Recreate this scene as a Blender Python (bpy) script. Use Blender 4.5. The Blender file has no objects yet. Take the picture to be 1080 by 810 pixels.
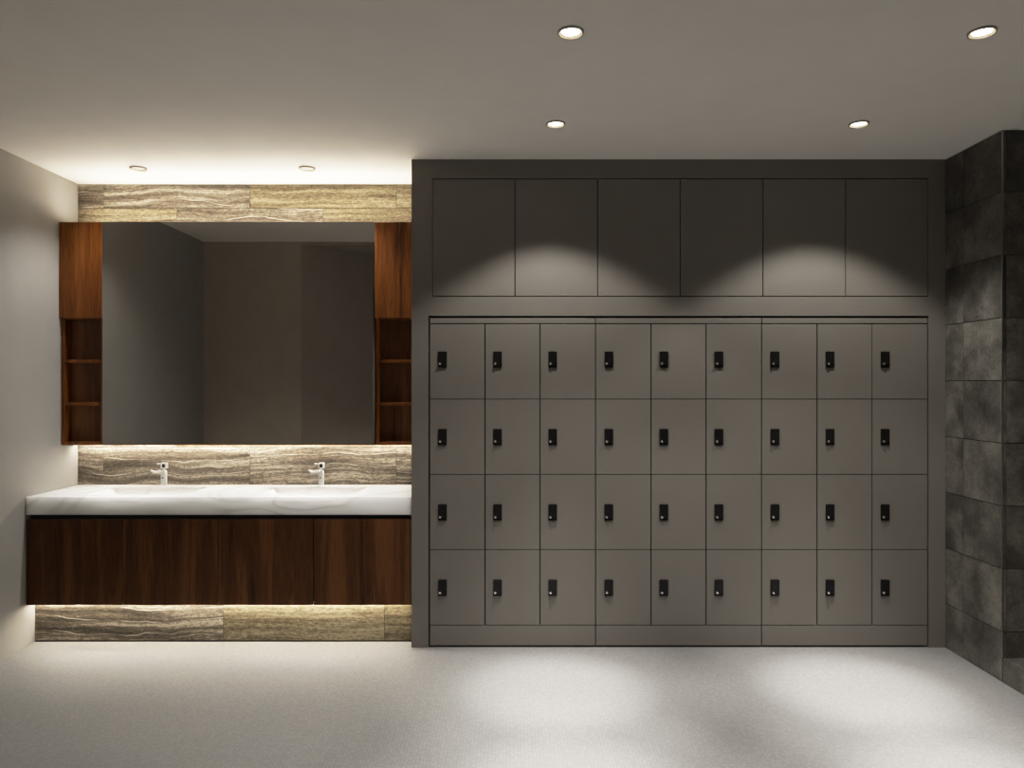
import bpy, bmesh, math, random
from mathutils import Vector

random.seed(7)
C = bpy.context.scene.collection
PI = math.pi

# ------------------------------------------------------------------ layout (metres)
EYE = 1.423            # camera height
CEIL = 2.636
XL, XR = -2.634, 2.340  # side walls
Y_LOCK = 3.942         # face of the locker wall
Y_STONE = 4.4275       # face of the stone wall behind the vanity
Y_ENTRY = 2.256        # room face of the entry wall
X_PIER = -0.5427       # left edge of the locker wall

# ------------------------------------------------------------------ node helpers
def new_mat(name):
    m = bpy.data.materials.new(name)
    m.use_nodes = True
    nt = m.node_tree
    nt.nodes.clear()
    out = nt.nodes.new('ShaderNodeOutputMaterial')
    b = nt.nodes.new('ShaderNodeBsdfPrincipled')
    nt.links.new(b.outputs[0], out.inputs[0])
    return m, nt, b

def N(nt, kind, **kw):
    n = nt.nodes.new(kind)
    for k, v in kw.items():
        if k in n.inputs:
            n.inputs[k].default_value = v
        else:
            setattr(n, k, v)
    return n

def ramp(nt, stops):
    r = nt.nodes.new('ShaderNodeValToRGB')
    el = r.color_ramp.elements
    while len(el) < len(stops):
        el.new(0.5)
    for e, (p, c) in zip(el, stops):
        e.position = p
        e.color = (*c, 1)
    return r

def L(nt, a, b):
    nt.links.new(a, b)

def bump(nt, b, height, strength=0.2, dist=0.01):
    n = N(nt, 'ShaderNodeBump')
    n.inputs['Strength'].default_value = strength
    n.inputs['Distance'].default_value = dist
    L(nt, height, n.inputs['Height'])
    L(nt, n.outputs[0], b.inputs['Normal'])

def paint(name, col, rough=0.5, var=0.06, bumpy=0.03, scale=6.0):
    m, nt, b = new_mat(name)
    tc = N(nt, 'ShaderNodeTexCoord')
    no = N(nt, 'ShaderNodeTexNoise', Scale=scale, Detail=3.0)
    L(nt, tc.outputs['Object'], no.inputs['Vector'])
    r = ramp(nt, [(0.3, tuple(c*(1-var) for c in col)), (0.7, tuple(c*(1+var) for c in col))])
    L(nt, no.outputs[0], r.inputs[0])
    L(nt, r.outputs[0], b.inputs['Base Color'])
    b.inputs['Roughness'].default_value = rough
    if bumpy:
        n2 = N(nt, 'ShaderNodeTexNoise', Scale=220.0, Detail=2.0)
        L(nt, tc.outputs['Object'], n2.inputs['Vector'])
        bump(nt, b, n2.outputs[0], bumpy, 0.002)
    return m

def emit(name, col, strength):
    m = bpy.data.materials.new(name)
    m.use_nodes = True
    nt = m.node_tree
    nt.nodes.clear()
    out = nt.nodes.new('ShaderNodeOutputMaterial')
    e = N(nt, 'ShaderNodeEmission', Color=(*col, 1), Strength=strength)
    L(nt, e.outputs[0], out.inputs[0])
    return m

def wood(name, dark, mid, light, rough=0.42):
    m, nt, b = new_mat(name)
    tc = N(nt, 'ShaderNodeTexCoord')
    oi = N(nt, 'ShaderNodeObjectInfo')
    mul = N(nt, 'ShaderNodeMath', operation='MULTIPLY')
    mul.inputs[1].default_value = 37.0
    L(nt, oi.outputs['Random'], mul.inputs[0])
    cmb = N(nt, 'ShaderNodeCombineXYZ')
    for i in range(3):
        L(nt, mul.outputs[0], cmb.inputs[i])
    add = N(nt, 'ShaderNodeVectorMath', operation='ADD')
    L(nt, tc.outputs['Object'], add.inputs[0])
    L(nt, cmb.outputs[0], add.inputs[1])
    # broad cathedral figure
    mp = N(nt, 'ShaderNodeMapping')
    mp.inputs['Scale'].default_value = (13.0, 13.0, 0.6)
    L(nt, add.outputs[0], mp.inputs[0])
    n1 = N(nt, 'ShaderNodeTexNoise', Scale=1.0, Detail=4.0, Roughness=0.55, Distortion=0.5)
    L(nt, mp.outputs[0], n1.inputs['Vector'])
    # narrow pores
    mp2 = N(nt, 'ShaderNodeMapping')
    mp2.inputs['Scale'].default_value = (170.0, 170.0, 9.0)
    L(nt, add.outputs[0], mp2.inputs[0])
    n2 = N(nt, 'ShaderNodeTexNoise', Scale=1.0, Detail=3.0, Roughness=0.6)
    L(nt, mp2.outputs[0], n2.inputs['Vector'])
    # rings
    mr = N(nt, 'ShaderNodeMath', operation='MULTIPLY'); mr.inputs[1].default_value = 34.0
    L(nt, n1.outputs[0], mr.inputs[0])
    sn = N(nt, 'ShaderNodeMath', operation='SINE')
    L(nt, mr.outputs[0], sn.inputs[0])
    ma = N(nt, 'ShaderNodeMath', operation='MULTIPLY_ADD'); ma.inputs[1].default_value = 0.035
    L(nt, sn.outputs[0], ma.inputs[0]); L(nt, n1.outputs[0], ma.inputs[2])
    mb = N(nt, 'ShaderNodeMath', operation='MULTIPLY_ADD'); mb.inputs[1].default_value = 0.46
    L(nt, n2.outputs[0], mb.inputs[0]); L(nt, ma.outputs[0], mb.inputs[2])
    r = ramp(nt, [(0.52, dark), (0.72, mid), (0.94, light)])
    L(nt, mb.outputs[0], r.inputs[0])
    L(nt, r.outputs[0], b.inputs['Base Color'])
    b.inputs['Roughness'].default_value = rough
    b.inputs['Specular IOR Level'].default_value = 0.2
    bump(nt, b, n2.outputs[0], 0.08, 0.002)
    return m

def stone(name, kind):
    """veined travertine; 'seed' is stored per tile on the mesh"""
    m, nt, b = new_mat(name)
    tc = N(nt, 'ShaderNodeTexCoord')
    at = N(nt, 'ShaderNodeAttribute', attribute_name='seed')
    cmb = N(nt, 'ShaderNodeCombineXYZ')
    for i, k in enumerate((9.1, 4.7, 13.3)):
        mm = N(nt, 'ShaderNodeMath', operation='MULTIPLY'); mm.inputs[1].default_value = k
        L(nt, at.outputs['Fac'], mm.inputs[0]); L(nt, mm.outputs[0], cmb.inputs[i])
    add = N(nt, 'ShaderNodeVectorMath', operation='ADD')
    L(nt, tc.outputs['Object'], add.inputs[0]); L(nt, cmb.outputs[0], add.inputs[1])
    # warp
    mw = N(nt, 'ShaderNodeMapping'); mw.inputs['Scale'].default_value = (2.2, 2.2, 2.6)
    L(nt, add.outputs[0], mw.inputs[0])
    nw = N(nt, 'ShaderNodeTexNoise', Scale=1.0, Detail=3.0, Roughness=0.5)
    L(nt, mw.outputs[0], nw.inputs['Vector'])
    sx = N(nt, 'ShaderNodeSeparateXYZ'); L(nt, add.outputs[0], sx.inputs[0])
    wz = N(nt, 'ShaderNodeMath', operation='MULTIPLY_ADD')
    wz.inputs[1].default_value = 0.11 if kind == 'grey' else 0.07
    L(nt, nw.outputs[0], wz.inputs[0]); L(nt, sx.outputs[2], wz.inputs[2])
    c2 = N(nt, 'ShaderNodeCombineXYZ')
    L(nt, sx.outputs[0], c2.inputs[0]); L(nt, sx.outputs[1], c2.inputs[1]); L(nt, wz.outputs[0], c2.inputs[2])
    # bands
    mb = N(nt, 'ShaderNodeMapping'); mb.inputs['Scale'].default_value = (1.3, 1.3, 34.0)
    L(nt, c2.outputs[0], mb.inputs[0])
    nb = N(nt, 'ShaderNodeTexNoise', Scale=1.0, Detail=5.0, Roughness=0.65)
    L(nt, mb.outputs[0], nb.inputs['Vector'])
    # fine travertine pitting stretched along the bed
    mf = N(nt, 'ShaderNodeMapping'); mf.inputs['Scale'].default_value = (38.0, 38.0, 130.0)
    L(nt, c2.outputs[0], mf.inputs[0])
    nf = N(nt, 'ShaderNodeTexNoise', Scale=1.0, Detail=4.0, Roughness=0.7)
    L(nt, mf.outputs[0], nf.inputs['Vector'])
    mix = N(nt, 'ShaderNodeMath', operation='MULTIPLY_ADD'); mix.inputs[1].default_value = 0.50 if kind == 'grey' else 0.75
    L(nt, nf.outputs[0], mix.inputs[0]); L(nt, nb.outputs[0], mix.inputs[2])
    np_ = N(nt, 'ShaderNodeTexNoise', Scale=95.0, Detail=2.0, Roughness=0.6)
    L(nt, add.outputs[0], np_.inputs['Vector'])
    rp = ramp(nt, [(0.33, (0.42, 0.42, 0.42)), (0.46, (1, 1, 1))])
    L(nt, np_.outputs[0], rp.inputs[0])
    if kind == 'grey':
        r = ramp(nt, [(0.57, (0.018, 0.0135, 0.009)), (0.69, (0.078, 0.063, 0.045)), (0.80, (0.165, 0.140, 0.106)), (0.91, (0.42, 0.37, 0.30))])
    else:
        r = ramp(nt, [(0.62, (0.030, 0.022, 0.010)), (0.79, (0.105, 0.083, 0.046)), (0.90, (0.175, 0.143, 0.088)), (1.0, (0.29, 0.25, 0.17))])
    L(nt, mix.outputs[0], r.inputs[0])
    pm = N(nt, 'ShaderNodeMix', data_type='RGBA', blend_type='MULTIPLY')
    pm.inputs[0].default_value = 0.85
    L(nt, r.outputs[0], pm.inputs[6]); L(nt, rp.outputs[0], pm.inputs[7])
    col = pm.outputs[2]
    if kind == 'grey':
        # thin bright veins running along the bed
        mv = N(nt, 'ShaderNodeMapping'); mv.inputs['Scale'].default_value = (1.5, 1.5, 3.0)
        L(nt, c2.outputs[0], mv.inputs[0])
        nv = N(nt, 'ShaderNodeTexNoise', Scale=1.0, Detail=4.0, Roughness=0.5)
        L(nt, mv.outputs[0], nv.inputs['Vector'])
        sv = N(nt, 'ShaderNodeSeparateXYZ'); L(nt, c2.outputs[0], sv.inputs[0])
        s0 = N(nt, 'ShaderNodeMath', operation='MULTIPLY'); s0.inputs[1].default_value = 44.0
        L(nt, sv.outputs[2], s0.inputs[0])
        s2 = N(nt, 'ShaderNodeMath', operation='MULTIPLY_ADD'); s2.inputs[1].default_value = 7.0
        L(nt, nv.outputs[0], s2.inputs[0]); L(nt, s0.outputs[0], s2.inputs[2])
        s1 = N(nt, 'ShaderNodeMath', operation='SINE')
        L(nt, s2.outputs[0], s1.inputs[0])
        ab = N(nt, 'ShaderNodeMath', operation='ABSOLUTE'); L(nt, s1.outputs[0], ab.inputs[0])
        rv = ramp(nt, [(0.0, (1, 1, 1)), (0.05, (0.40, 0.40, 0.40)), (0.13, (0, 0, 0))])
        L(nt, ab.outputs[0], rv.inputs[0])
        mx = N(nt, 'ShaderNodeMix', data_type='RGBA')
        nm = N(nt, 'ShaderNodeTexNoise', Scale=5.0, Detail=2.0)
        L(nt, c2.outputs[0], nm.inputs['Vector'])
        rm = ramp(nt, [(0.42, (0.05, 0.05, 0.05)), (0.62, (1, 1, 1))])
        L(nt, nm.outputs[0], rm.inputs[0])
        vm = N(nt, 'ShaderNodeMath', operation='MULTIPLY')
        L(nt, rv.outputs[0], vm.inputs[0]); L(nt, rm.outputs[0], vm.inputs[1])
        L(nt, vm.outputs[0], mx.inputs[0]); L(nt, col, mx.inputs[6])
        mx.inputs[7].default_value = (0.70, 0.65, 0.56, 1)
        col = mx.outputs[2]
    L(nt, col, b.inputs['Base Color'])
    b.inputs['Roughness'].default_value = 0.42
    bump(nt, b, nf.outputs[0], 0.12, 0.003)
    return m

def slate(name):
    m, nt, b = new_mat(name)
    tc = N(nt, 'ShaderNodeTexCoord')
    at = N(nt, 'ShaderNodeAttribute', attribute_name='seed')
    cmb = N(nt, 'ShaderNodeCombineXYZ')
    for i, k in enumerate((9.1, 4.7, 13.3)):
        mm = N(nt, 'ShaderNodeMath', operation='MULTIPLY'); mm.inputs[1].default_value = k
        L(nt, at.outputs['Fac'], mm.inputs[0]); L(nt, mm.outputs[0], cmb.inputs[i])
    add = N(nt, 'ShaderNodeVectorMath', operation='ADD')
    L(nt, tc.outputs['Object'], add.inputs[0]); L(nt, cmb.outputs[0], add.inputs[1])
    n1 = N(nt, 'ShaderNodeTexNoise', Scale=5.0, Detail=8.0, Roughness=0.68, Distortion=0.0)
    n2 = N(nt, 'ShaderNodeTexNoise', Scale=70.0, Detail=3.0, Roughness=0.7)
    L(nt, add.outputs[0], n1.inputs['Vector']); L(nt, add.outputs[0], n2.inputs['Vector'])
    ma = N(nt, 'ShaderNodeMath', operation='MULTIPLY_ADD'); ma.inputs[1].default_value = 0.28
    L(nt, n2.outputs[0], ma.inputs[0]); L(nt, n1.outputs[0], ma.inputs[2])
    sd = N(nt, 'ShaderNodeMath', operation='FRACT'); L(nt, at.outputs['Fac'], sd.inputs[0])
    mb = N(nt, 'ShaderNodeMath', operation='MULTIPLY_ADD'); mb.inputs[1].default_value = 0.10
    L(nt, sd.outputs[0], mb.inputs[0]); L(nt, ma.outputs[0], mb.inputs[2])
    r = ramp(nt, [(0.48, (0.024, 0.022, 0.019)), (0.66, (0.064, 0.060, 0.052)), (0.92, (0.18, 0.169, 0.145))])
    L(nt, mb.outputs[0], r.inputs[0]); L(nt, r.outputs[0], b.inputs['Base Color'])
    b.inputs['Roughness'].default_value = 0.55
    bump(nt, b, n2.outputs[0], 0.1, 0.003)
    return m

def floor_mat():
    m, nt, b = new_mat('woven_pale_floor')
    tc = N(nt, 'ShaderNodeTexCoord')
    vo = N(nt, 'ShaderNodeTexVoronoi', Scale=70.0); vo.inputs['Randomness'].default_value = 0.35
    L(nt, tc.outputs['Object'], vo.inputs['Vector'])
    n1 = N(nt, 'ShaderNodeTexNoise', Scale=1.3, Detail=3.0)
    L(nt, tc.outputs['Object'], n1.inputs['Vector'])
    r = ramp(nt, [(0.25, (0.244, 0.240, 0.236)), (0.62, (0.196, 0.192, 0.188))])
    L(nt, vo.outputs['Distance'], r.inputs[0])
    r2 = ramp(nt, [(0.3, (0.94, 0.94, 0.94)), (0.7, (1.0, 1.0, 1.0))])
    L(nt, n1.outputs[0], r2.inputs[0])
    mx = N(nt, 'ShaderNodeMix', data_type='RGBA', blend_type='MULTIPLY')
    mx.inputs[0].default_value = 1.0
    L(nt, r.outputs[0], mx.inputs[6]); L(nt, r2.outputs[0], mx.inputs[7])
    L(nt, mx.outputs[2], b.inputs['Base Color'])
    b.inputs['Roughness'].default_value = 0.6
    b.inputs['Specular IOR Level'].default_value = 0.3
    inv = N(nt, 'ShaderNodeMath', operation='SUBTRACT'); inv.inputs[0].default_value = 1.0
    L(nt, vo.outputs['Distance'], inv.inputs[1])
    bump(nt, b, inv.outputs[0], 0.25, 0.003)
    return m

def marble():
    m, nt, b = new_mat('white_marble')
    tc = N(nt, 'ShaderNodeTexCoord')
    mw = N(nt, 'ShaderNodeMapping'); mw.inputs['Scale'].default_value = (1.1, 1.1, 2.6)
    L(nt, tc.outputs['Object'], mw.inputs[0])
    n1 = N(nt, 'ShaderNodeTexNoise', Scale=1.0, Detail=2.0, Roughness=0.4, Distortion=0.9)
    L(nt, mw.outputs[0], n1.inputs['Vector'])
    ml = N(nt, 'ShaderNodeMath', operation='MULTIPLY'); ml.inputs[1].default_value = 46.0
    L(nt, n1.outputs[0], ml.inputs[0])
    sn = N(nt, 'ShaderNodeMath', operation='SINE'); L(nt, ml.outputs[0], sn.inputs[0])
    r = ramp(nt, [(0.0, (0.90, 0.92, 0.915)), (0.55, (0.88, 0.90, 0.895)), (0.88, (0.82, 0.835, 0.825)), (1.0, (0.745, 0.76, 0.75))])
    L(nt, sn.outputs[0], r.inputs[0])
    L(nt, r.outputs[0], b.inputs['Base Color'])
    b.inputs['Roughness'].default_value = 0.22
    b.inputs['Subsurface Weight'].default_value = 0.7
    b.inputs['Subsurface Radius'].default_value = (1.0, 1.0, 1.0)
    b.inputs['Subsurface Scale'].default_value = 0.10
    return m

def metal(name, col, rough):
    m, nt, b = new_mat(name)
    tc = N(nt, 'ShaderNodeTexCoord')
    no = N(nt, 'ShaderNodeTexNoise', Scale=60.0, Detail=2.0)
    L(nt, tc.outputs['Object'], no.inputs['Vector'])
    r = ramp(nt, [(0.3, tuple(c*0.96 for c in col)), (0.7, col)])
    L(nt, no.outputs[0], r.inputs[0]); L(nt, r.outputs[0], b.inputs['Base Color'])
    b.inputs['Metallic'].default_value = 1.0
    b.inputs['Roughness'].default_value = rough
    return m

M_CEIL = paint('ceiling_paint', (0.90, 0.87, 0.825), 0.9, 0.015)
M_WALL = paint('left_wall_paint', (0.285, 0.274, 0.257), 0.85, 0.03)
M_TAUPE = paint('entry_wall_taupe', (0.36, 0.32, 0.275), 0.8, 0.04)
M_LOCK = paint('locker_paint', (0.150, 0.138, 0.121), 0.42, 0.02)
M_GAP = paint('dark_carcass', (0.012, 0.011, 0.010), 0.8, 0.05)
M_GAP2 = paint('locker_carcass', (0.012, 0.011, 0.010), 0.7, 0.05)
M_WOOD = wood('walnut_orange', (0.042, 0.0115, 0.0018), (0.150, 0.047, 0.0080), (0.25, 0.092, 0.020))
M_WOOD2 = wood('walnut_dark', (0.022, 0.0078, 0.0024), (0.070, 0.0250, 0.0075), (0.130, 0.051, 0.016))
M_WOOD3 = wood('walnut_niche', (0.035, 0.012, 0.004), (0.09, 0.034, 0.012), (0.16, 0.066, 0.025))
M_GREY = stone('grey_veined_travertine', 'grey')
M_YEL = stone('golden_travertine', 'yellow')
M_SLATE = slate('dark_slate_tile')
M_GROUT = paint('dark_grout', (0.018, 0.016, 0.014), 0.9)
M_SGROUT = paint('stone_grout', (0.008, 0.006, 0.004), 0.9)
M_FLOOR = floor_mat()
M_MARBLE = marble()
M_CHROME = metal('chrome', (0.90, 0.90, 0.89), 0.16)
M_TAP = metal('bright_chrome', (0.93, 0.93, 0.92), 0.28)
M_TAP.node_tree.nodes['Principled BSDF'].inputs['Metallic'].default_value = 0.45
M_STEEL = metal('satin_steel', (0.42, 0.41, 0.38), 0.35)
M_MIRROR = metal('smoked_mirror', (0.475, 0.465, 0.45), 0.01)
M_BLACK = paint('black_plastic', (0.007, 0.0065, 0.0065), 0.30, 0.1, 0.0)
M_BLACK.node_tree.nodes['Principled BSDF'].inputs['Specular IOR Level'].default_value = 0.22
M_LENS = emit('downlight_lens', (1.0, 0.90, 0.74), 14.0)
M_LENS2 = emit('downlight_lens_soft', (1.0, 0.88, 0.66), 1.7)
M_LED_TOP = emit('led_top', (1.0, 0.87, 0.68), 172.0)
M_LED_MID = emit('led_mid', (1.0, 0.88, 0.72), 118.0)
M_LED_LOW = emit('led_low', (1.0, 0.88, 0.70), 180.0)
M_CREAM = paint('cream_reflector', (0.62, 0.54, 0.40), 0.4, 0.03, 0.0)

# ------------------------------------------------------------------ mesh helpers
ORG = {}   # object -> world origin

def BM():
    bm = bmesh.new()
    bm.faces.layers.float.new('seed')
    return bm

def box(bm, x0, x1, y0, y1, z0, z1, mi=0, seed=None):
    vs = [bm.verts.new(p) for p in ((x0, y0, z0), (x1, y0, z0), (x1, y1, z0), (x0, y1, z0),
                                    (x0, y0, z1), (x1, y0, z1), (x1, y1, z1), (x0, y1, z1))]
    fs = []
    for q in ((3, 2, 1, 0), (4, 5, 6, 7), (0, 1, 5, 4), (1, 2, 6, 5), (2, 3, 7, 6), (3, 0, 4, 7)):
        f = bm.faces.new([vs[i] for i in q]); f.material_index = mi
        fs.append(f)
    if seed is not None:
        lay = bm.faces.layers.float['seed']
        for f in fs: f[lay] = seed
    return fs

def lathe(bm, prof, cx=0, cy=0, cz=0, axis='Z', seg=32, cap0=False, cap1=False):
    rings = []
    for r, h in prof:
        ring = []
        for k in range(seg):
            a = 2*PI*k/seg
            u, v = r*math.cos(a), r*math.sin(a)
            p = {'Z': (cx+u, cy+v, cz+h), 'Y': (cx+u, cy+h, cz+v), 'X': (cx+h, cy+u, cz+v)}[axis]
            ring.append(bm.verts.new(p))
        rings.append(ring)
    for a, b in zip(rings, rings[1:]):
        for k in range(seg):
            bm.faces.new((a[k], a[(k+1) % seg], b[(k+1) % seg], b[k]))
    if cap0: bm.faces.new(list(reversed(rings[0])))
    if cap1: bm.faces.new(rings[-1])
    return rings

def tube(bm, pts, radii, seg=12, flat=1.0):
    pts = [Vector(p) for p in pts]
    rings = []
    for i, p in enumerate(pts):
        t = (pts[min(i+1, len(pts)-1)] - pts[max(i-1, 0)]).normalized()
        up = Vector((0, 1, 0))
        s = t.cross(up)
        if s.length < 1e-4: s = Vector((1, 0, 0))
        s.normalize(); u = s.cross(t)
        rings.append([bm.verts.new(p + s*flat*radii[i]*math.cos(2*PI*k/seg) + u*radii[i]*math.sin(2*PI*k/seg)) for k in range(seg)])
    for a, b in zip(rings, rings[1:]):
        for k in range(seg):
            bm.faces.new((a[k], a[(k+1) % seg], b[(k+1) % seg], b[k]))
    bm.faces.new(list(reversed(rings[0]))); bm.faces.new(rings[-1])

def obj(name, bm, mats, parent=None, bevel=0.0, smooth=False, seg=2, origin=None):
    if not isinstance(mats, (list, tuple)): mats = [mats]
    bmesh.ops.recalc_face_normals(bm, faces=bm.faces)
    lo = Vector([min(v.co[i] for v in bm.verts) for i in range(3)])
    hi = Vector([max(v.co[i] for v in bm.verts) for i in range(3)])
    c = Vector(origin) if origin else (lo + hi)/2
    for v in bm.verts: v.co -= c
    me = bpy.data.meshes.new(name)
    bm.to_mesh(me); bm.free()
    for m in mats: me.materials.append(m)
    if smooth:
        for p in me.polygons: p.use_smooth = True
        try: me.set_sharp_from_angle(angle=math.radians(35))
        except Exception: pass
    o = bpy.data.objects.new(name, me)
    C.objects.link(o)
    ORG[o.name] = c
    if parent is not None:
        o.parent = parent
        o.location = c - ORG[parent.name]
    else:
        o.location = c
    if bevel:
        b = o.modifiers.new('edge', 'BEVEL'); b.width = bevel; b.segments = seg
        b.limit_method = 'ANGLE'
    return o

def thing(name, label, cat, loc, group=None):
    o = bpy.data.objects.new(name, None); C.objects.link(o)
    o.empty_display_size = 0.1
    o.location = loc; ORG[o.name] = Vector(loc)
    o['label'] = label; o['category'] = cat
    if group: o['group'] = group
    return o

def tag(o, label, cat, group=None):
    o['label'] = label; o['category'] = cat
    if group: o['group'] = group
    return o

def struct(name, bm, mats, **kw):
    o = obj(name, bm, mats, **kw); o['kind'] = 'structure'
    return o

def bxo(name, dims, mat, parent=None, bevel=0.0, **kw):
    bm = BM(); box(bm, *dims)
    return obj(name, bm, mat, parent, bevel, **kw)

def copy_tree(o, parent=None):
    c = o.copy(); C.objects.link(c)
    if parent is not None: c.parent = parent
    for ch in list(o.children): copy_tree(ch, c)
    return c

# ------------------------------------------------------------------ the setting
X_FAR, Y_LOBBY = 3.40, -1.00
bm = BM(); box(bm, XL-0.1, X_FAR+0.1, Y_LOBBY-0.1, 4.60, -0.10, 0.0)
struct('floor', bm, M_FLOOR)
bm = BM(); box(bm, XL-0.1, X_FAR+0.1, Y_ENTRY-0.12, 4.60, CEIL, CEIL+0.10)
struct('ceiling', bm, M_CEIL)
bm = BM(); box(bm, XL-0.1, XL, Y_ENTRY-0.12, 4.60, 0.0, CEIL)
struct('wall_left', bm, M_WALL)

# entry wall with the broad opening one looks in through, and the lobby behind it
bm = BM()
OPX0, OPX1 = -1.80, 1.85
box(bm, XL, OPX0, Y_ENTRY-0.12, Y_ENTRY, 0, CEIL)
box(bm, OPX1, X_FAR, Y_ENTRY-0.12, Y_ENTRY, 0, CEIL)
box(bm, OPX0, OPX1, Y_ENTRY-0.12, Y_ENTRY, 2.616, CEIL)
# splayed reveal on the left of the opening
pl = [(OPX0, Y_ENTRY), (-1.32, 1.56), (-1.44, 1.56), (OPX0-0.12, Y_ENTRY-0.06)]
lo = [bm.verts.new((x, y, 0)) for x, y in pl]; hi = [bm.verts.new((x, y, CEIL)) for x, y in pl]
bm.faces.new(lo); bm.faces.new(hi)
for k in range(4):
    bm.faces.new((lo[k], lo[(k+1) % 4], hi[(k+1) % 4], hi[k]))
struct('wall_entry', bm, M_TAUPE)
bm = BM()
box(bm, XL-0.1, XL, Y_LOBBY, Y_ENTRY-0.12, 0, CEIL)
box(bm, X_FAR, X_FAR+0.1, Y_LOBBY, Y_ENTRY-0.12, 0, CEIL)
box(bm, XL-0.1, X_FAR+0.1, Y_LOBBY-0.1, Y_LOBBY, 0, CEIL)
struct('wall_lobby', bm, M_TAUPE)
bm = BM(); box(bm, XL-0.1, X_FAR+0.1, Y_LOBBY-0.1, Y_ENTRY-0.12, CEIL, CEIL+0.1)
struct('ceiling_lobby', bm, M_TAUPE)

# right wall: dark square tiles wrapping a corner, one mesh
bm = BM()
YC = 3.485
G = 0.0019
box(bm, XR+0.005, X_FAR+0.1, YC+0.005, 4.60, 0, CEIL, 1)
zrow = [0.0] + [0.24 + 0.3*k for k in range(8)] + [CEIL]
ycol = [YC, 3.785, 4.085]
for j in range(len(zrow)-1):
    z0, z1 = zrow[j]+G, zrow[j+1]-G
    for k in range(len(ycol)-1):
        box(bm, XR, XR+0.02, ycol[k]+G, ycol[k+1]-G, z0, z1, 0, random.random()*50)
    for k in range(4):
        x0 = XR+0.02 if k == 0 else XR+0.3*k
        box(bm, x0+G, min(XR+0.3*(k+1), X_FAR)-G, YC, YC+0.02, z0, z1, 0, random.random()*50)
struct('wall_right', bm, [M_SLATE, M_GROUT])
bm = BM(); box(bm, X_FAR, X_FAR+0.1, Y_ENTRY-0.12, YC, 0, CEIL, 0, 3.3)
struct('wall_far_right', bm, M_SLATE)
# raised tiled ledge beyond the corner
bm = BM()
for k in range(5):
    y1 = YC-0.001-0.3*k; y0 = max(y1-0.3, Y_ENTRY+0.001)
    if y1 - y0 < 0.01: continue
    for q in range(4):
        box(bm, XR+0.3*q+G*(q > 0), min(XR+0.3*(q+1), X_FAR-0.001)-G, y0+G, y1-G, 0.0, 0.115, 0, random.random()*50)
struct('trim_1', bm, M_SLATE)
bm = BM(); box(bm, XR-0.0015, XR+0.004, YC-0.0015, YC+0.004, 0.116, CEIL-0.001)
struct('trim_2', bm, M_STEEL)

# painted surround of the lockers
LX0, LX1 = -0.4515, 2.2510       # locker niche
LZ1 = 1.7916
OX0, OX1, OZ0, OZ1 = -0.4300, 2.2477, 1.894, 2.534   # overhead cabinet
YB = 4.46
bm = BM()
box(bm, X_PIER, LX0, Y_LOCK, YB, 0, CEIL)
box(bm, LX1, XR-0.0005, Y_LOCK, YB, 0, CEIL)
box(bm, LX0, LX1, Y_LOCK, YB, LZ1, OZ0)
box(bm, LX0, LX1, Y_LOCK, YB, OZ1, CEIL)
box(bm, LX0, OX0, Y_LOCK, YB, OZ0, OZ1)
box(bm, OX1, LX1, Y_LOCK, YB, OZ0, OZ1)
box(bm, X_PIER, XR, YB, YB+0.05, 0, CEIL)
bmesh.ops.remove_doubles(bm, verts=bm.verts, dist=1e-5)
struct('wall_back', bm, M_LOCK)

# stone wall of the vanity alcove
bm = BM()
GS = 0.0020
TW, TH = 0.888, 0.29
XS0, XS1 = XL, X_PIER
box(bm, XS0, XS1, Y_STONE+0.004, YB+0.05, 0, CEIL, 2)
for row in range(-9, 1):
    z0 = max(2.490 + TH*row, 0); z1 = min(2.490 + TH*(row+1), CEIL)
    if z1 <= z0: continue
    ph = -2.478 + (TW/2 if row % 2 else 0)
    for n in range(-1, 4):
        x0 = max(ph + TW*n, XS0); x1 = min(ph + TW*(n+1), XS1)
        if x1 - x0 < 0.01: continue
        if row == 0: yel = n >= 1
        elif row == -1: yel = n != 0
        elif row == -6: yel = False
        else: yel = random.random() < 0.4
        box(bm, x0+GS, x1-GS, Y_STONE, Y_STONE+0.01, z0+GS, z1-GS, 1 if yel else 0, random.random()*50)
struct('wall_stone', bm, [M_GREY, M_YEL, M_SGROUT])

# stone-clad plinth under the vanity
YP = 4.029
PZ = 0.2265
bm = BM()
box(bm, XL, XS1, YP+0.004, Y_STONE-0.001, 0, PZ, 2)
xs = [XL, -2.483, -1.594, -0.704, XS1]
for i, yel in enumerate((0, 0, 1, 1)):
    box(bm, xs[i]+GS, xs[i+1]-GS, YP, YP+0.01, 0.009, PZ, yel, [11.3, 11.3, 23.7, 37.9][i])
struct('trim_3', bm, [M_GREY, M_YEL, M_GAP])

# ------------------------------------------------------------------ lockers
UX0, UW, UP = -0.4429, 0.8915, 0.8970
YF, YD = 3.944, 3.964       # door face and back
ROWZ = [0.120, 0.527, 0.934, 1.341, 1.748]

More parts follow.
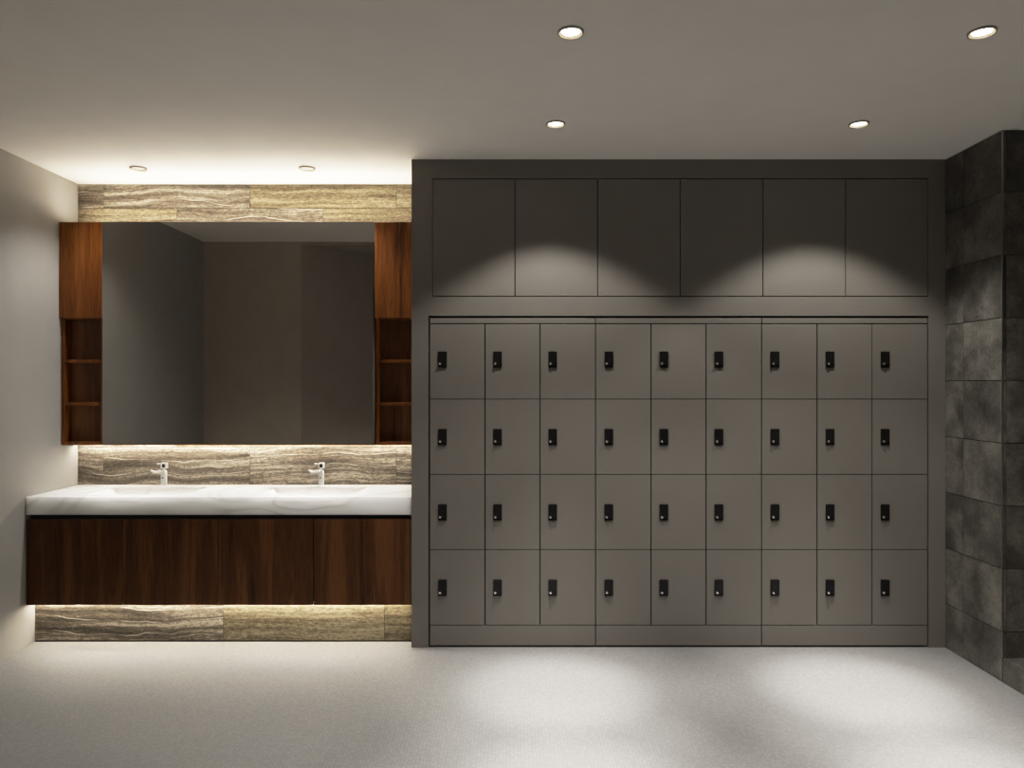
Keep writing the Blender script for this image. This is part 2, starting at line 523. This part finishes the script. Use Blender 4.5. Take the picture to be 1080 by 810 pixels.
def locker_unit():
    x0, x1 = UX0, UX0+UW
    t = thing('locker_unit', 'tall grey metal bank of twelve lockers, left of three, beside the wood vanity', 'lockers',
              (UX0+UW/2, 4.2, 0.0), 'banks of twelve lockers')
    bxo('carcass', (x0, x1, YD+0.001, 4.44, 0.010, 1.779), M_GAP2, t)
    bxo('top_rail', (x0, x1, YF, YD, 1.7515, 1.779), M_LOCK, t, 0.0008)
    bxo('plinth_panel', (x0, x1, YF, YD, 0.011, 0.1175), M_LOCK, t, 0.0008)
    pw = UW/3
    proto = None
    for r in range(4):
        for c in range(3):
            a = x0 + pw*c + (0.0 if c == 0 else 0.0031); b = x0 + pw*(c+1) - (0.0 if c == 2 else 0.0031)
            z0, z1 = ROWZ[r]+0.0022, ROWZ[r+1]-0.0022
            d = bxo('door', (a, b, YF, YD, z0, z1), M_LOCK, t, 0.0008)
            lx = x0 + pw*c + 0.0445
            lz = z1 - 0.1475 if r == 3 else z1 - 0.158
            lock_parts(d, lx, lz)
    return t

LOCKS = {}
def lock_parts(d, lx, ztop):
    """black lock plate with a silver knob and a short thumb lever"""
    zc = ztop - 0.044
    base = Vector((lx+0.0235, YF, zc))
    if not LOCKS:
        bm = BM(); box(bm, -0.0235, 0.0235, -0.009, -0.0003, -0.044, 0.044)
        bmesh.ops.bevel(bm, geom=list(bm.edges), offset=0.0022, segments=2, affect='EDGES')
        LOCKS['lock_plate'] = mesh_only('lock_plate', bm, M_BLACK)
        bm = BM()
        lathe(bm, [(0.0068, -0.009), (0.0068, -0.018), (0.0058, -0.0205), (0.003, -0.0215)], -0.0125, 0, -0.0225, 'Y', 20, False, True)
        LOCKS['lock_knob'] = mesh_only('lock_knob', bm, M_CHROME)
        bm = BM(); box(bm, -0.003, 0.018, -0.015, -0.009, -0.030, -0.022)
        bmesh.ops.bevel(bm, geom=list(bm.edges), offset=0.0018, segments=2, affect='EDGES')
        LOCKS['lock_lever'] = mesh_only('lock_lever', bm, M_BLACK)
    for nm, me in LOCKS.items():
        o = bpy.data.objects.new(nm, me); C.objects.link(o)
        o.parent = d; o.location = base - ORG[d.name]
        if nm == 'lock_plate': o['label'] = 'black plastic lock plate'
        if nm == 'lock_knob': o['label'] = 'silver lock knob'

def mesh_only(name, bm, mat):
    bmesh.ops.recalc_face_normals(bm, faces=bm.faces)
    me = bpy.data.meshes.new(name); bm.to_mesh(me); bm.free(); me.materials.append(mat)
    return me

u0 = locker_unit()
for i, lab in ((1, 'tall grey metal bank of twelve lockers, middle of three, between the other two banks'),
               (2, 'tall grey metal bank of twelve lockers, right of three, beside the dark tiled wall')):
    u = copy_tree(u0)
    u.location = (UX0+UW/2+UP*i, 4.2, 0.0)
    u['label'] = lab

# overhead cabinet with six doors
t = thing('overhead_cabinet', 'long built-in grey cabinet with six plain doors above the lockers', 'cabinet',
          ((OX0+OX1)/2, 4.2, OZ0))
bxo('carcass', (OX0+0.002, OX1-0.002, YD+0.001, 4.44, OZ0+0.002, OZ1-0.002), M_GAP, t)
pw = (OX1-OX0)/6
for k in range(6):
    bxo('door', (OX0+pw*k+0.0026, OX0+pw*(k+1)-0.0026, Y_LOCK+0.0005, YD, OZ0+0.005, OZ1-0.005), M_LOCK, t, 0.0008)

# ------------------------------------------------------------------ vanity
CZ0, CZ1 = 0.7145, 0.812
CY0 = 3.953
t = VANITY = thing('vanity_cabinet', 'dark walnut wall-hung vanity cabinet with four plain doors under the white countertop', 'cabinet',
          ((XL+X_PIER)/2, 4.2, 0.225))
bxo('carcass', (XL+0.002, X_PIER-0.002, 3.9765, Y_STONE-0.001, 0.2345, 0.690), M_GAP, t)
bxo('recess_rail', (XL+0.002, X_PIER-0.002, 3.990, Y_STONE-0.001, 0.6905, CZ0-0.0005), M_GAP, t)
dx = [XL+0.001, -2.108, -1.590, -1.0765, X_PIER-0.001]
for k in range(4):
    bxo('door', (dx[k]+0.002, dx[k+1]-0.002, CY0+0.001, 3.9755, 0.2250, 0.6890), M_WOOD2, t, 0.001)

# countertop with two sunk basins
BX = [(-2.370, -1.800), (-1.430, -0.860)]
BY = (4.030, 4.300)
t = thing('countertop', 'thick white marble countertop with two integrated basins on the walnut vanity', 'countertop',
          ((XL+X_PIER)/2, 4.2, CZ0))
bm = BM()
gx = [XL+0.001, BX[0][0], BX[0][1], BX[1][0], BX[1][1], X_PIER-0.001]
gy = [CY0, BY[0], BY[1], Y_STONE-0.0005]
def grid(z, skip):
    vs = [[bm.verts.new((x, y, z)) for x in gx] for y in gy]
    for j in range(3):
        for i in range(5):
            if skip and j == 1 and i in (1, 3): continue
            bm.faces.new((vs[j][i], vs[j][i+1], vs[j+1][i+1], vs[j+1][i]))
    return vs
tv = grid(CZ1, True); bv = grid(CZ0, False)
nx, ny = len(gx), len(gy)
for i in range(nx-1):
    bm.faces.new((bv[0][i], bv[0][i+1], tv[0][i+1], tv[0][i]))
    bm.faces.new((bv[-1][i+1], bv[-1][i], tv[-1][i], tv[-1][i+1]))
for j in range(ny-1):
    bm.faces.new((bv[j+1][0], bv[j][0], tv[j][0], tv[j+1][0]))
    bm.faces.new((bv[j][-1], bv[j+1][-1], tv[j+1][-1], tv[j][-1]))
obj('slab', bm, M_MARBLE, t, 0.003, seg=3)
for (a, b) in BX:
    bm = BM()
    loops = []
    for (ins, z) in ((0.0, CZ1-0.001), (0.012, CZ1-0.012), (0.045, CZ1-0.050), (0.085, CZ1-0.068), (0.10, CZ1-0.070)):
        p = []
        xa, xb, ya, yb = a+ins, b-ins, BY[0]+ins*0.9, BY[1]-ins*0.9
        rr = min(0.03 + ins*0.2, (yb-ya)/2-0.005) if ins > 0 else 0.0004
        for (cx, cy, a0) in ((xb-rr, yb-rr, 0), (xa+rr, yb-rr, PI/2), (xa+rr, ya+rr, PI), (xb-rr, ya+rr, 1.5*PI)):
            for k in range(6):
                an = a0 + PI/2*k/5
                p.append(bm.verts.new((cx+rr*math.cos(an), cy+rr*math.sin(an), z)))
        loops.append(p)
    for p, q in zip(loops, loops[1:]):
        for k in range(len(p)):
            bm.faces.new((p[k], p[(k+1) % len(p)], q[(k+1) % len(p)], q[k]))
    bm.faces.new(loops[-1])
    bs = obj('basin', bm, M_MARBLE, t, smooth=True)
    bm = BM(); lathe(bm, [(0.0, 0.004), (0.018, 0.004), (0.021, 0.0015), (0.021, 0.0005)], (a+b)/2, 4.165, CZ1-0.070, 'Z', 24)
    obj('drain', bm, M_CHROME, bs)

# taps
def tap(cx, label):
    cy = 4.380
    t = thing('basin_tap', label, 'tap', (cx, cy, CZ1), 'chrome basin taps')
    bm = BM()
    lathe(bm, [(0.021, 0.0), (0.021, 0.003), (0.0175, 0.006), (0.0175, 0.082), (0.016, 0.090), (0.011, 0.095), (0.0, 0.096)], cx, cy, CZ1, 'Z', 32, True)
    obj('body', bm, M_TAP, t, smooth=True)
    bm = BM()
    tube(bm, [(cx-0.005, cy, CZ1+0.080), (cx-0.022, cy-0.004, CZ1+0.086), (cx-0.038, cy-0.010, CZ1+0.083), (cx-0.052, cy-0.018, CZ1+0.086), (cx-0.066, cy-0.026, CZ1+0.096)],
         [0.011, 0.010, 0.0085, 0.0075, 0.004], 14)
    obj('spout', bm, M_TAP, t, smooth=True)
    bm = BM()
    lathe(bm, [(0.007, 0.095), (0.007, 0.106)], cx, cy, CZ1, 'Z', 16, True, True)
    # square loop handle with a dark recess
    hx0, hx1, hz0, hz1 = cx-0.013, cx+0.018, CZ1+0.105, CZ1+0.139
    w = 0.006
    box(bm, hx0, hx1, cy-0.016, cy+0.016, hz0, hz0+w)
    box(bm, hx0, hx1, cy-0.016, cy+0.016, hz1-w, hz1)
    box(bm, hx0, hx0+w, cy-0.016, cy+0.016, hz0+w, hz1-w)
    box(bm, hx1-w, hx1, cy-0.016, cy+0.016, hz0+w, hz1-w)
    box(bm, hx0-0.026, hx0, cy-0.008, cy+0.008, hz1-0.009, hz1-0.004)
    h = obj('handle', bm, M_TAP, t, 0.001)
    bm = BM(); box(bm, hx0+w, hx1-w, cy-0.010, cy+0.010, hz0+w, hz1-w)
    k = obj('handle_insert', bm, M_BLACK, h); k['label'] = 'black handle insert'
    bm = BM()
    lathe(bm, [(0.0046, 0.0), (0.0046, -0.003), (0.0, -0.0035)], cx, cy-0.0168, CZ1+0.050, 'Y', 16)
    k = obj('sensor_button', bm, M_BLACK, t); k['label'] = 'small black sensor button'
    return t
tap(-2.088, 'small chrome tap on the white counter under the mirror, nearer the pale left wall')
tap(-1.145, 'small chrome tap on the white counter under the mirror, nearer the lockers')

# ------------------------------------------------------------------ mirror wall units
MZ0, MZD, MZ1 = 1.0655, 1.806, 2.365
YM, YMC = 4.243, 4.2615
MX0, MX1 = -2.3815, -0.797

def side_unit(x0, x1, label):
    t = thing('shelf_cabinet', label, 'cabinet', ((x0+x1)/2, 4.34, MZ0), 'walnut shelf cabinets beside the mirror')
    T = 0.018
    cx0, cx1 = x0+0.004, x1-0.004
    yb = Y_STONE-0.001
    bm = BM()
    box(bm, cx0, cx0+T, YMC, yb, MZ0, MZ1-0.001)
    box(bm, cx1-T, cx1, YMC, yb, MZ0, MZ1-0.001)
    obj('side_panel', bm, M_WOOD, t, 0.0008)
    bxo('bottom_panel', (cx0+T, cx1-T, YMC, yb, MZ0, MZ0+T), M_WOOD, t, 0.0008)
    bxo('top_panel', (cx0+T, cx1-T, YMC, yb, MZ1-T, MZ1-0.001), M_WOOD, t)
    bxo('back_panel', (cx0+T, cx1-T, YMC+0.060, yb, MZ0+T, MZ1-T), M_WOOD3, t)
    for z in (1.297, 1.5475):
        bxo('shelf', (cx0+T, cx1-T, YMC+0.004, YMC+0.060, z, z+T), M_WOOD, t, 0.0008)
    bxo('niche_top', (cx0+T, cx1-T, YMC, YMC+0.060, MZD-0.006, MZD+T-0.006), M_WOOD, t)
    d = bxo('door', (x0+0.0005, x1-0.001, YM, YMC-0.0008, MZD, MZ1), M_WOOD, t, 0.0008)
    return t
CAB_L = side_unit(XL+0.001, MX0, 'tall walnut wall cabinet with open shelves, left of the mirror against the pale wall')
CAB_R = side_unit(MX1, X_PIER-0.001, 'tall walnut wall cabinet with open shelves, right of the mirror against the lockers')

t = MIRROR = thing('wall_mirror', 'wide smoked wall mirror between two walnut cabinets above the countertop', 'mirror', ((MX0+MX1)/2, 4.3, MZ0))
bxo('backing', (MX0+0.001, MX1-0.001, YM+0.007, Y_STONE-0.001, MZ0, MZ1-0.001), M_WOOD, t)
bxo('mirror_panel', (MX0+0.0008, MX1-0.0008, YM, YM+0.006, MZ0+0.007, MZ1), M_MIRROR, t)

# ------------------------------------------------------------------ LED strips, fixed to the cabinets they light from
def led(parent, x0, x1, y0, y1, z0, z1, mat, face, dw=None):
    ch = bxo('light_strip', (x0, x1, y0, y1, z0, z1), M_STEEL, parent)
    e = 0.0008
    y1 = y0 + dw if dw else y1
    if face > 0: d = (x0+0.0005, x1-0.0005, y0+0.002, y1-0.002, z1+e*0.2, z1+e)
    else: d = (x0+0.0005, x1-0.0005, y0+0.002, y1-0.002, z0-e, z0-e*0.2)
    # the strip is a part of the cabinet, its glowing cover a sub-part
    k = bxo('diffuser', d, mat, ch); k['label'] = 'warm glowing strip cover'
for cab, x0, x1 in ((CAB_L, XL+0.006, MX0-0.006), (MIRROR, MX0+0.001, MX1-0.001), (CAB_R, MX1+0.006, X_PIER-0.02)):
    led(cab, max(x0, XL+0.09), x1, 4.280, 4.298, MZ1-0.001, MZ1+0.005, M_LED_TOP, 1)
    led(cab, max(x0, XL+0.02), x1, 4.392, Y_STONE-0.0012, MZ0-0.0060, MZ0, M_LED_MID, -1, 0.018)
led(VANITY, XL+0.02, X_PIER-0.02, 4.006, 4.020, 0.2280, 0.2345, M_LED_LOW, -1)

# ------------------------------------------------------------------ downlights
def spot(name, loc, power, deg, blend, col, r=0.03):
    l = bpy.data.lights.new(name, 'SPOT')
    l.energy = power; l.spot_size = math.radians(deg); l.spot_blend = blend
    l.color = col; l.shadow_soft_size = r
    o = bpy.data.objects.new(name, l); C.objects.link(o); o.location = loc
    return o

WARM = (1.0, 0.955, 0.89)
def downlight(x, y, label, core, wide, lens=None, csize=38, wsize=104, wblend=0.34, z=CEIL, mats=None):
    t = thing('downlight', label, 'light', (x, y, z), 'recessed ceiling downlights')
    bm = BM()
    lathe(bm, [(0.0455, -0.0003), (0.0455, -0.0055), (0.0440, -0.0095), (0.0415, -0.0100), (0.0395, -0.0080)], x, y, z, 'Z', 48)
    obj('trim_ring', bm, M_STEEL, t, smooth=True)
    bm = BM()
    lathe(bm, [(0.0394, -0.0082), (0.0365, -0.0048), (0.0335, -0.0024), (0.0325, -0.0018)], x, y, z, 'Z', 48)
    k = obj('reflector', bm, M_CREAM, t, smooth=True); k['label'] = 'cream inner cone'
    bm = BM()
    lathe(bm, [(0.0, -0.0014), (0.0322, -0.0014), (0.0322, -0.0004), (0.0, -0.0004)], x, y, z, 'Z', 48)
    k = obj('lens', bm, lens or M_LENS, t); k['label'] = 'glowing lens'
    if core:
        spot('downlight_core', (x, y, z-0.012), core*0.62, 23, 1.0, WARM)
        spot('downlight_skirt', (x, y, z-0.012), core*0.38, csize, 1.0, WARM)
    if wide:
        spot('downlight_wide', (x, y, z-0.012), wide, wsize, wblend, WARM)
    return t
CORE, WIDE = 880, 75
downlight(0.202, 2.511, 'round ceiling downlight nearest the viewer, above the middle of the floor', CORE, WIDE)
downlight(1.617, 2.511, 'round ceiling downlight nearest the viewer at the far right, by the tiled wall', CORE, WIDE)
downlight(0.203, 3.397, 'round ceiling downlight just in front of the left and middle locker banks', CORE, WIDE)
downlight(1.614, 3.397, 'round ceiling downlight just in front of the right locker bank', CORE, WIDE)
downlight(-2.096, 4.096, 'round ceiling downlight over the vanity, above the left tap', 345, 46, M_LENS2, 41, 122, 0.6)
downlight(-1.149, 4.096, 'round ceiling downlight over the vanity, above the right tap', 345, 66, M_LENS2, 41, 122, 0.6)

# added fill light behind the viewer, keeps the lobby walls from going black
spot('lobby_fill', (-0.9, -0.3, 2.50), 90, 150, 1.0, WARM, 0.06)

# ------------------------------------------------------------------ world, camera
w = bpy.data.worlds.new('world'); bpy.context.scene.world = w
w.use_nodes = True
bg = w.node_tree.nodes.get('Background') or w.node_tree.nodes.new('ShaderNodeBackground')
bg.inputs[0].default_value = (0.02, 0.02, 0.02, 1); bg.inputs[1].default_value = 1.0

cam = bpy.data.cameras.new('camera')
cam.sensor_width = 36.0; cam.sensor_fit = 'HORIZONTAL'
cam.lens = 770.0/1080.0*36.0
cam.clip_start = 0.05; cam.clip_end = 100
co = bpy.data.objects.new('camera', cam); C.objects.link(co)
co.location = (0, 0, EYE); co.rotation_euler = (PI/2, 0, 0)
bpy.context.scene.camera = co

sc = bpy.context.scene
sc.view_settings.view_transform = 'Standard'
sc.view_settings.look = 'None'
sc.view_settings.exposure = 0.0
try:
    sc.cycles.max_bounces = 12
    sc.cycles.diffuse_bounces = 8
    sc.cycles.sample_clamp_indirect = 6.0
except Exception:
    pass

# gentle highlight shoulder, like the photograph's
vs = sc.view_settings
vs.use_curve_mapping = True
cm = vs.curve_mapping
cm.white_level = (4.0, 4.0, 4.0)
cv = cm.curves[3]
for x, y in ((0.1125, 0.45), (0.175, 0.61), (0.25, 0.75), (0.40, 0.88), (0.625, 0.955)):
    cv.points.new(x, y)
for p in cv.points:
    p.handle_type = 'VECTOR' if p.location[0] < 0.12 else 'AUTO_CLAMPED'
cm.update()
